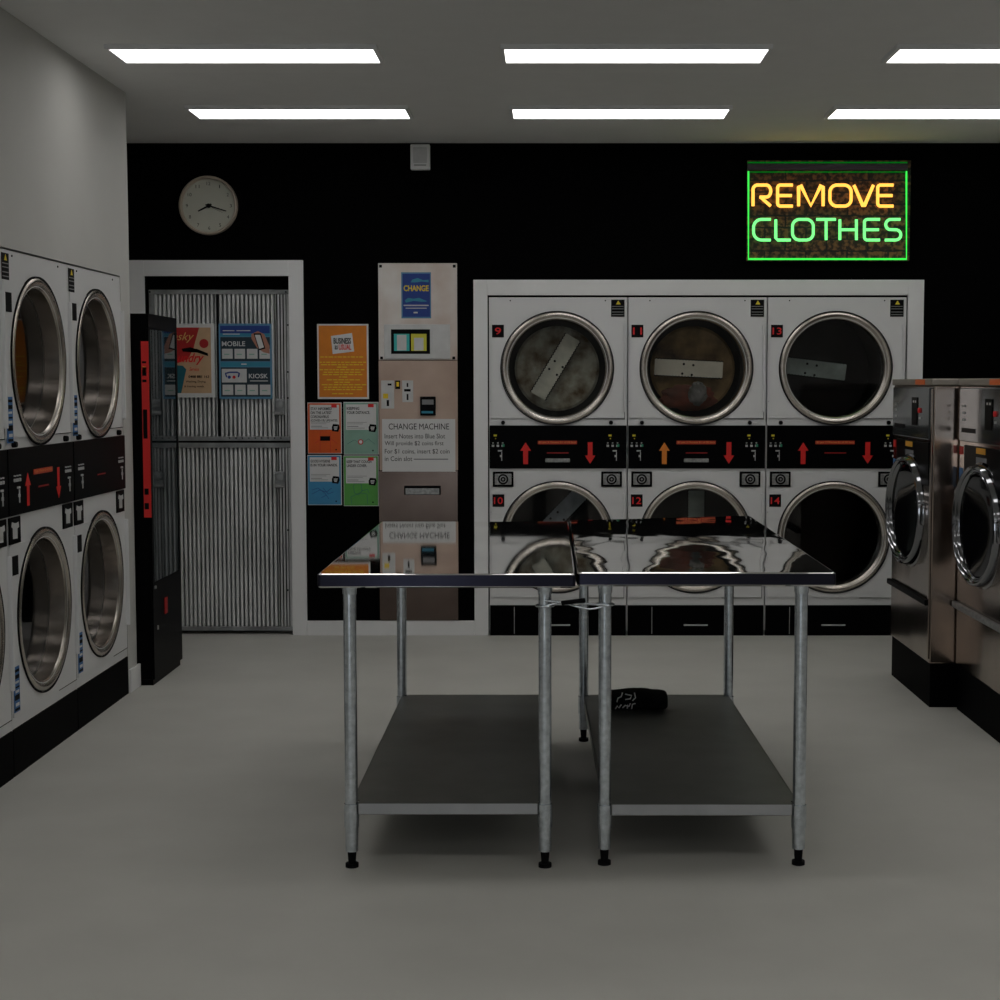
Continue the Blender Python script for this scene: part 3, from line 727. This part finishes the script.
s.rects('screen_icon', [(.36, .66, .25, .34)], 'dark', 2); s.line('hand_outline', [[(.36, .02), (.36, .42), (.66, .42), (.66, .02)], [(.2, .2), (.36, .27)], [(.66, .3), (.85, .2)]], .001, 'redd', 2)
s = notice(B2(343.5, 402, 379, 454.5), 'mint', ['KEEPING', 'YOUR DISTANCE.'], 'mint green notice headed Keeping Your Distance, beside the change machine')
s.disc('round_icon', .48, .24, .075, 'redd', 2); s.disc('round_icon_centre', .48, .24, .05, 'paper', 3); s.line('figure_outline', [[(.1, .2), (.3, .28), (.4, .24)], [(.58, .24), (.7, .3), (.88, .2)]], .0008, M['c_teal'], 2)
s = notice(B2(307.5, 455, 342, 505), 'sky', ['GOOD HYGIENE', 'IS IN YOUR HANDS.'], 'blue notice headed Good Hygiene, below the orange notice')
s.line('hands_outline', [[(.12, .22), (.35, .30), (.55, .26), (.7, .34)], [(.12, .30), (.3, .34), (.5, .24), (.62, .12)], [(.45, .34), (.6, .22), (.75, .26)], [(.4, .15), (.55, .2)]], .0012, M['c_navy'], 2)
s = notice(B2(343.5, 455.5, 379, 506), 'lgreen', ['KEEP THAT COUGH', 'UNDER COVER.'], 'green notice headed Keep That Cough, lowest beside the change machine', .45)
s.line('coughing_figure', [[(.28, .40), (.30, .44), (.5, .44), (.52, .30), (.42, .22), (.30, .26), (.28, .40)], [(.22, .04), (.2, .18), (.45, .26), (.66, .24), (.68, .04)], [(.5, .3), (.68, .33), (.72, .26)]], .0011, M['c_teal'], 2)

# posters on the iron door
yp = yd - .010
s = Sheet('poster', 'tan and red laundry service poster on the iron door, partly behind the vending machine', 'poster', B2(161, 323.5, 215.5, 397.5, yp), yp, 'paper', .0018)
s.rect('tan_print', .05, .93, .06, .945, M['c_tan'])
s.poly('red_shape', [(.05, .945), (.715, .945), (.60, .66), (.50, .52), (.05, .40)], M['c_pred'], 2)
s.poly('teal_shape', [(.05, .45), (.40, .43), (.46, .38), (.36, .06), (.05, .06)], M['c_teal'], 3)
s.disc('red_disc', .80, .73, .085, M['c_pred'], 2)
s.poly('black_brush', [(.38, .66), (.55, .68), (.62, .62), (.88, .56), (.87, .60), (.66, .66), (.55, .64), (.40, .62)], 'dark', 4)
s.text('Jesky', .10, .62, .74, .88, M['c_ltan'], 4, shear=.4); s.text('laundry', .16, .80, .44, .60, 'redd', 5, shear=.4, bold=.02); s.text('Service', .52, .70, .36, .41, 'redd', 4, shear=.4)
s.text('0488 881 163', .50, .89, .265, .30, 'dark', 4, bold=.02); s.text('Washing, Drying,', .45, .83, .195, .23, 'dark', 4, bold=.01); s.text('& Ironing needs.', .42, .80, .13, .165, 'dark', 4, bold=.01)
s = Sheet('poster', 'blue and white poster reading Mobile and Kiosk on the iron door', 'poster', B2(218.5, 323.5, 272.5, 399, yp), yp, M['c_lightblue'], .0018)
s.rect('blue_header', .03, .965, .87, .97, M['c_navy']); s.rect('teal_header', .03, .965, .83, .87, M['c_cyan'])
s.rect('dark_field', .03, .965, .50, .82, M['c_dteal']); s.rect('teal_band', .03, .965, .43, .49, M['c_cyan']); s.rect('lower_field', .03, .965, .03, .42, M['c_dteal'])
s.text('MOBILE', .06, .50, .70, .765, 'paper', 2, bold=.01); s.text('KIOSK', .56, .92, .275, .335, 'paper', 2, bold=.01)
sq = [(.06 + i * .235, .06 + i * .235 + .20, .535, .665) for i in range(4)] + [(.06 + i * .235, .06 + i * .235 + .20, .055, .19) for i in range(4)]
s.rects('white_tiles', sq, M['c_lgrey'], 2); s.rect('device_field', .05, .52, .22, .40, M['c_lgrey'], 2)
s.line('device_arc', [[(.14, .29), (.12, .34), (.20, .355), (.34, .355), (.38, .34), (.36, .29)]], .004, M['c_navy'], 3)
s.disc('red_dot', .28, .29, .03, 'redd', 3); s.disc('blue_dot', .19, .29, .03, M['c_navy'], 3)
s.rects('tile_print', [(a + .04, a + .14, c + .05, c + .065) for a, b_, c, d_ in sq], M['c_mint'], 3)
s.poly('hand', [(.62, .86), (.74, .90), (.86, .86), (.96, .70), (.96, .60), (.84, .62), (.72, .68), (.62, .80)], M['c_skin'], 4)
s.poly('phone', [(.66, .87), (.80, .87), (.88, .67), (.76, .645)], 'dark', 5); s.poly('phone_screen', [(.685, .85), (.785, .85), (.855, .685), (.765, .665)], 'paper', 6)
s.text('available now at', .06, .30, .785, .805, M['c_lightblue'], 2) if False else None
s.rects('header_print', [(.08, .30, .90, .91), (.34, .60, .90, .91), (.08, .4, .855, .865), (.42, .52, .455, .47), (.58, .92, .235, .245)], 'paper', 2)

# change machine
cr = B2(378.5, 263, 458, 620)
ych = YW
t = thing('change_machine', 'tall narrow stainless change machine panel in the black back wall', 'change machine', ((cr[0] + cr[1]) / 2, ych, cr[2]))
ccx, cz0 = (cr[0] + cr[1]) / 2, cr[2]
def cbox(nm, px0, py0, px1, py1, y0, y1, m, par=None, bev=.001, group=None):
    x0, x1, z0, z1 = B2(px0, py0, px1, py1); b = nb(); box(b, x0 - ccx, x1 - ccx, -y1, -y0, z0 - cz0, z1 - cz0, bev); return obj(nm, b, m, par or t)
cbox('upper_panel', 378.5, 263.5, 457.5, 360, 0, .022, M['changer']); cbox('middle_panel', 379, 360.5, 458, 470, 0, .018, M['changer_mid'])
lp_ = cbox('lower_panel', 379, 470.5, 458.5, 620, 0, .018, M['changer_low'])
hp = cbox('display_housing', 384.5, 324.5, 450.5, 359, .022, .030, M['c_lgrey'], bev=.003)
ds = cbox('display', 391.5, 329.5, 430.5, 354, .030, .032, 'dark', hp)
cbox('turquoise_note', 394.5, 334, 410, 351, .032, .0326, M['c_aqua'], ds, 0); cbox('yellow_note', 411.5, 334, 427, 351, .032, .0326, M['c_lime'], ds, 0)
cbox('note_picture', 397.5, 335, 407, 350.5, .0326, .0332, M['c_lgrey'], ds, 0); cbox('note_picture', 414.5, 338, 424, 350.5, .0326, .0332, M['c_lgrey'], ds, 0)
for a in ((381, 266.5), (454.5, 266.5), (382, 358), (454, 358)): cbox('corner_bolt', a[0] - 1.4, a[1] - 1.4, a[0] + 1.4, a[1] + 1.4, .022, .027, 'dark', bev=.001)
cs = cbox('change_sign', 401.5, 272.5, 431.5, 318.5, .022, .0235, M['c_lightblue'], bev=0); cbox('sign_print', 402.8, 274, 430.5, 317, .0235, .024, M['c_navy'], cs, 0)
def ctext(s_, px0, py0, px1, py1, y, m, par, **k):
    x0, x1, z0, z1 = B2(px0, py0, px1, py1); return text('lettering', s_, x0 - ccx, x1 - ccx, z0 - cz0, z1 - cz0, -y, m, par, **k)
ctext('CHANGE', 404, 285.5, 429, 291.5, .0246, M['c_gold'], cs, bold=.03)
for q in ((404, 305, 429, 306.2), (406, 308, 427, 308.8), (414, 312, 418, 313.5)): cbox('small_print', *q, .024, .0244, 'inst', cs, 0)
x0, x1, z0, z1 = B2(402.8, 274, 430.5, 317)
b = nb()
for q in ([(.35, .86), (.55, .90), (.75, .85), (.95, .86), (.95, .80), (.7, .82), (.5, .80), (.3, .80)], [(.08, .38), (.2, .44), (.4, .42), (.6, .44), (.9, .36), (.7, .35), (.4, .37), (.12, .33)]):
    poly(b, [(x0 + (x1 - x0) * u - ccx, z0 + (z1 - z0) * v - cz0) for u, v in q], -.0244, -.024)
obj('wave_print', b, M['c_cyan'], cs)
s1 = cbox('coin_plate', 381.5, 380.5, 394.5, 408.5, .018, .022, M['c_lgrey'], bev=.001); cbox('coin_symbol', 383.5, 393.5, 388.5, 398.5, .022, .0226, M['c_gold'], s1, 0); cbox('slot', 387, 400, 389.5, 406, .022, .0226, 'dark', s1, 0); cbox('slot', 388, 383.5, 392, 385.5, .022, .0226, 'dark', s1, 0)
s2 = cbox('trophy_label', 395.5, 380.5, 400.5, 389, .018, .020, 'dark', bev=0); cbox('gold_mark', 396.8, 382, 399.4, 386.5, .020, .0206, M['c_gold'], s2, 0)
s1 = cbox('coin_plate', 402.5, 380.5, 413.5, 402, .018, .022, M['c_lgrey'], bev=.001)
for q in ((407, 383, 408.6, 387), (404.5, 389, 411, 391.5), (407, 394, 408.8, 400)): cbox('slot', *q, .022, .0226, 'dark', s1, 0)
s3 = cbox('note_slot', 420.5, 396.5, 436, 415.5, .018, .032, 'dark', bev=.003); cbox('blue_light', 422, 411, 433.5, 413.2, .032, .0335, M['bluel'] if 'bluel' in M else M['c_cyan'], s3, 0); cbox('slot_lip', 422.5, 399.5, 434, 404.5, .032, .036, M['inkg'], s3, .001)
s4 = cbox('payout_tray', 404.5, 485.5, 441, 494.5, .018, .0225, 'dark', lp_, bev=.002); cbox('tray_lip', 406, 488, 439.5, 494, .0225, .03, M['silver'], lp_, .001)
# paper sign taped over the panel
s = Sheet('paper_sign', 'white paper sign headed Change Machine taped to the change machine', 'sign', B2(382, 419, 455.5, 471.5, YW - .018), YW - .0185, 'paper', .0012)
for tx, u0, u1, v0, v1 in (('CHANGE MACHINE', .09, .915, .80, .915), ('Insert Notes into Blue Slot', .035, .86, .63, .72), ('Will provide $2 coins first', .035, .84, .475, .58), ('For $1 coins, insert $2 coin', .035, .92, .33, .43), ('in Coin slot', .035, .41, .20, .29)):
    s.text(tx, u0, u1, v0, v1, 'dark', 1)
s.rect('small_print', .43, .90, .225, .245, 'inkg', 1)

# wall clock
kx, kz = bk(209.3, 206); r = 29.0 / 173.3
t = thing('wall_clock', 'round cream wall clock above the iron door', 'clock', (kx, YW, kz))
b = nb(); lathe_y(b, [(r - .006, 0), (r, -.008), (r, -.035), (r - .004, -.044), (r - .010, -.046), (r - .015, -.040), (r - .017, -.012)], 0, 0, 72); obj('rim', b, M['crim'] if 'crim' in M else mat('clock_rim', (.50, .42, .34), .4, noise_amt=.1), t, smooth=True)
b = nb(); disc(b, 0, 0, r - .012, -.012, 0, 64); fc = obj('clock_face', b, mat('clock_face_paint', (.56, .56, .48), .7, noise_amt=.05), t)
for n in range(1, 13):
    a = PI / 2 - n * PI / 6; rr = r * .75; cx_, cz_ = rr * math.cos(a), rr * math.sin(a); hw = .0025 if n == 1 else .006 if n < 10 else .011
    text('numeral', str(n), cx_ - hw, cx_ + hw, cz_ - .0095, cz_ + .0095, -.0125, 'dark', fc, bold=.0)
def hand(nm, ang, L, w_, y):
    b = nb(); d = Vector((math.cos(ang), math.sin(ang))); q = Vector((-d.y, d.x)) * w_
    poly(b, [tuple(-d * .018 + q), tuple(d * L + q * .6), tuple(d * L - q * .6), tuple(-d * .018 - q)], y - .002, y); return obj(nm, b, 'dark', t)
hand('minute_hand', math.radians(-17), .105, .0042, -.020); hand('hour_hand', math.radians(207), .068, .0055, -.016); hand('second_hand', math.radians(-27), .09, .0010, -.023)
b = nb(); disc(b, 0, 0, .012, -.024, -.012, 16); obj('hub', b, 'dark', t)

# white alarm unit above
ax0, ax1, az0, az1 = B2(411, 160, 430.5, 170.5)
az0 = bk(420, 170.5)[1]; cxx = (ax0 + ax1) / 2
t = thing('alarm_sensor', 'small white box sensor high on the black wall above the change machine', 'sensor', (cxx, YW, az0))
hw = (ax1 - ax0) / 2
b = nb(); box(b, -hw, hw, -.045, 0, 0, ZC - .012 - az0, .006); obj('housing', b, 'trimw', t)
b = nb(); box(b, -hw * .62, hw * .62, -.047, -.044, .022, .027); obj('slot', b, 'inkg', t)
b = nb(); box(b, -hw * .70, hw * .70, -.049, -.045, .036, ZC - .03 - az0, .002); obj('cover', b, M['c_lgrey'], t)

# ---------------------------------------------------------------- neon sign
nx0, nx1, nz0, nz1 = B2(746.5, 161.5, 907.5, 261.5)
yn = YW - .05
ncx = (nx0 + nx1) / 2
def brick():
    m = bpy.data.materials.new('dark_brick_print'); m.use_nodes = True; nt = m.node_tree; b = nt.nodes['Principled BSDF']
    tc = nt.nodes.new('ShaderNodeTexCoord'); mp = nt.nodes.new('ShaderNodeMapping'); mp.inputs['Rotation'].default_value = (PI / 2, 0, 0)
    sx = nt.nodes.new('ShaderNodeSeparateXYZ'); cx = nt.nodes.new('ShaderNodeCombineXYZ')
    nt.links.new(tc.outputs['Object'], sx.inputs[0]); nt.links.new(sx.outputs['X'], cx.inputs['X']); nt.links.new(sx.outputs['Z'], cx.inputs['Y'])
    br = nt.nodes.new('ShaderNodeTexBrick'); br.inputs['Scale'].default_value = 1; br.inputs['Brick Width'].default_value = .235; br.inputs['Row Height'].default_value = .066; br.inputs['Mortar Size'].default_value = .006
    br.inputs['Color1'].default_value = (.25, .11, .035, 1); br.inputs['Color2'].default_value = (.11, .065, .022, 1); br.inputs['Mortar'].default_value = (.012, .014, .01, 1)
    br.inputs['Mortar Smooth'].default_value = .4
    n = nt.nodes.new('ShaderNodeTexNoise'); n.inputs['Scale'].default_value = 35; n.inputs['Detail'].default_value = 6
    ad = nt.nodes.new('ShaderNodeVectorMath'); ad.operation = 'MULTIPLY_ADD'; ad.inputs[1].default_value = (.02, .02, 0)
    nt.links.new(n.outputs['Color'], ad.inputs[0]); nt.links.new(cx.outputs[0], ad.inputs[2]); nt.links.new(ad.outputs[0], br.inputs['Vector'])
    nt.links.new(cx.outputs[0], n.inputs['Vector'])
    mx = nt.nodes.new('ShaderNodeMix'); mx.data_type = 'RGBA'; mx.blend_type = 'MULTIPLY'; mx.inputs[0].default_value = .9
    rp = nt.nodes.new('ShaderNodeValToRGB'); rp.color_ramp.elements[0].position = .44; rp.color_ramp.elements[1].position = .60
    nt.links.new(n.outputs['Fac'], rp.inputs['Fac'])
    nt.links.new(br.outputs['Color'], mx.inputs[6]); nt.links.new(rp.outputs['Color'], mx.inputs[7]); nt.links.new(mx.outputs[2], b.inputs['Base Color'])
    b.inputs['Roughness'].default_value = .7; return m
def emit(name, col, st):
    m = bpy.data.materials.new(name); m.use_nodes = True; nt = m.node_tree; nt.nodes.remove(nt.nodes['Principled BSDF'])
    e = nt.nodes.new('ShaderNodeEmission'); e.inputs['Color'].default_value = (*col, 1); e.inputs['Strength'].default_value = st
    nt.links.new(e.outputs[0], nt.nodes['Material Output'].inputs['Surface']); return m
NY = emit('yellow_neon', (1, .45, .07), 1.9); NG = emit('green_neon', (.20, 1, .25), 1.35)
NGb = emit('green_border_neon', (.06, 1, .10), 1.0); NGd = emit('dim_green_neon', (.0, .13, .008), 1.)
t = thing('neon_sign', 'glowing neon sign reading REMOVE CLOTHES on the black wall above the dryers', 'neon sign', (ncx, YW, nz0))
H_ = nz1 - nz0; HW = (nx1 - nx0) / 2
b = nb(); box(b, -HW, HW, -.05, -.02, 0, H_, .002); bd = obj('backboard', b, brick(), t)
b = nb(); box(b, -.3, -.26, -.02, 0, .2, .4); box(b, .26, .3, -.02, 0, .2, .4); obj('wall_bracket', b, 'dark', t)
def nl(px, py): x, z = bk(px, py, yn); return x - ncx, z - nz0
yt = yn - YW - .011
def P3(pl): return [(nl(px, py)[0], yt, nl(px, py)[1]) for px, py in pl]
x0, z1 = nl(747, 164); x1, z0 = nl(907, 170.5)
b = nb(); box(b, x0, x1, -.068, -.05, z0, z1, .002); obj('top_bar', b, mat('charcoal_bar', (.05, .04, .055), .6, emis=(.5, .4, .5), estr=.0), t)
b = nb(); r = .0055
sweep(b, P3([(748.2, 171.5), (748.2, 259.2), (906, 259.2), (906, 171.5)]), r); obj('green_border_tube', b, NGb, t)
b = nb(); sweep(b, P3([(748, 172.3), (906, 172.3)]), .0035); sweep(b, P3([(747.5, 170.5), (747.5, 162.8), (906.8, 162.8), (906.8, 170.5)]), .0035); obj('dim_green_tube', b, NGd, t)
def arc(cx, cy, rx, ry, a0, a1, n=10): return [(cx + rx * math.cos(math.radians(a0 + (a1 - a0) * i / n)), cy - ry * math.sin(math.radians(a0 + (a1 - a0) * i / n))) for i in range(n + 1)]
def letter(ch, x0, x1, y0, y1):
    k = 4.5; m_ = (y0 + y1) / 2
    if ch == 'R': return [[(x0, y1), (x0, y0 + k)] + arc(x0 + k, y0 + k, k, k, 180, 90)[1:] + [(x1 - k, y0)] + arc(x1 - k, y0 + 6, k, 6, 90, -90) + [(x0 + 6.5, y0 + 12)], [(x0 + 7, y0 + 11.6), (x1, y1)]]
    if ch == 'E': return [[(x1, y0), (x0 + 3, y0)] + arc(x0 + 3, y0 + 3, 3, 3, 90, 180)[1:] + [(x0, y1 - 3)] + arc(x0 + 3, y1 - 3, 3, 3, 180, 270)[1:] + [(x1, y1)], [(x0, m_), (x1 - 1, m_)]]
    if ch == 'M': return [[(x0, y1), (x0, y0 + 1.5), (x0 + 2, y0), ((x0 + x1) / 2, y1 - .5), (x1 - 2, y0), (x1, y0 + 1.5), (x1, y1)]]
    if ch == 'O': return [('c', arc(x1 - 7, y0 + 7, 7, 7, 0, 90) + arc(x0 + 7, y0 + 7, 7, 7, 90, 180) + arc(x0 + 7, y1 - 7, 7, 7, 180, 270) + arc(x1 - 7, y1 - 7, 7, 7, 270, 360))]
    if ch == 'V': return [[(x0, y0), ((x0 + x1) / 2 - .6, y1), ((x0 + x1) / 2 + .6, y1), (x1, y0)]]
    if ch == 'C': return [[(x1, y0), (x0 + 8, y0)] + arc(x0 + 8, y0 + 8, 8, 8, 90, 180)[1:] + arc(x0 + 8, y1 - 8, 8, 8, 180, 270) + [(x1, y1)]]
    if ch == 'L': return [[(x0, y0), (x0, y1 - 2), (x0 + 2, y1), (x1, y1)]]
    if ch == 'T': return [[(x0, y0), (x1, y0)], [((x0 + x1) / 2, y0), ((x0 + x1) / 2, y1)]]
    if ch == 'H': return [[(x0, y0), (x0, y1)], [(x1, y0), (x1, y1)], [(x0, m_), (x1, m_)]]
    if ch == 'S': return [[(x1 - 1, y0), (x0 + 8, y0)] + arc(x0 + 6, y0 + 5.2, 5.2, 5.2, 90, 250) + arc(x1 - 6, y1 - 5.2, 5.4, 5.2, 75, -90) + [(x0, y1)]]
spec = [('R', 752.8, 770.5), ('E', 777.3, 792.5), ('M', 798.3, 822.8), ('O', 829.6, 850.8), ('V', 853.5, 873), ('E', 877.3, 893)]
for ch, xa_, xb_ in spec:
    b = nb()
    for st in letter(ch, xa_, xb_, 185.3, 206.3):
        if st[0] == 'c': sweep(b, P3(st[1][:-1]), .0090, closed=True)
        else: sweep(b, P3(st), .0090)
    obj('yellow_letter', b, NY, t, smooth=True)
spec = [('C', 753.3, 770.5), ('L', 775.5, 790.5), ('O', 792.2, 813), ('T', 816, 835.5), ('H', 839.5, 856), ('E', 864, 879.5), ('S', 884.5, 901)]
for ch, xa_, xb_ in spec:
    b = nb()
    for st in letter(ch, xa_, xb_, 219.6, 240.2):
        if st[0] == 'c': sweep(b, P3(st[1][:-1]), .0084, closed=True)
        else: sweep(b, P3(st), .0084)
    obj('green_letter', b, NG, t, smooth=True)

# ---------------------------------------------------------------- ceiling lights
LE = emit('led_diffuser', (1, .985, .95), 1.0)
LS = 3.45
LE2 = emit('led_diffuser_bright', (1, .99, .965), 4.9)
LE.node_tree.nodes['Emission'].inputs['Strength'].default_value = LS
lamp = None
for y in (-2.2, .2, 2.6, 4.9, 6.6, 8.0):  # rows forward of the view are added to light the machine fronts
    for x in (-1.25, .35, 1.95):
        if y < 0 and x > 9: continue
        where = {6.6: 'second from the back wall', 8.0: 'nearest the back wall'}.get(y, 'further forward over the room')
        sd = {-1.25: 'left', .35: 'middle', 1.95: 'right'}[x]
        lt = thing('ceiling_light', f'flat white {sd} ceiling light panel in the row {where}', 'ceiling light', (x, y, ZC), 0, 'ceiling light panels')
        hx, hy = .55, .15
        def ff():
            b = nb(); box(b, -hx, hx, -hy, -hy + .015, -.02, 0); box(b, -hx, hx, hy - .015, hy, -.02, 0); box(b, -hx, -hx + .015, -hy + .015, hy - .015, -.02, 0); box(b, hx - .015, hx, -hy + .015, hy - .015, -.02, 0); return b
        cobj('light_frame', ff, 'trimw', lt)
        cobj('light_diffuser' + ('_back' if y > 7.5 else ''), lambda: box(nb(), -hx + .015, hx - .015, -hy + .015, hy - .015, -.015, -.001), LE2 if y > 7.5 else LE, lt, name='light_diffuser')

# ---------------------------------------------------------------- view
S.view_settings.view_transform = 'Standard'; S.view_settings.look = 'None'; S.view_settings.gamma = 1; S.view_settings.use_curve_mapping = False
S.view_settings.exposure = 0
S.cycles.use_denoising = True
S.cycles.max_bounces = 8; S.cycles.diffuse_bounces = 4; S.cycles.glossy_bounces = 4; S.cycles.transparent_max_bounces = 12
S.cycles.caustics_reflective = False; S.cycles.caustics_refractive = False
S.cycles.sample_clamp_indirect = 4
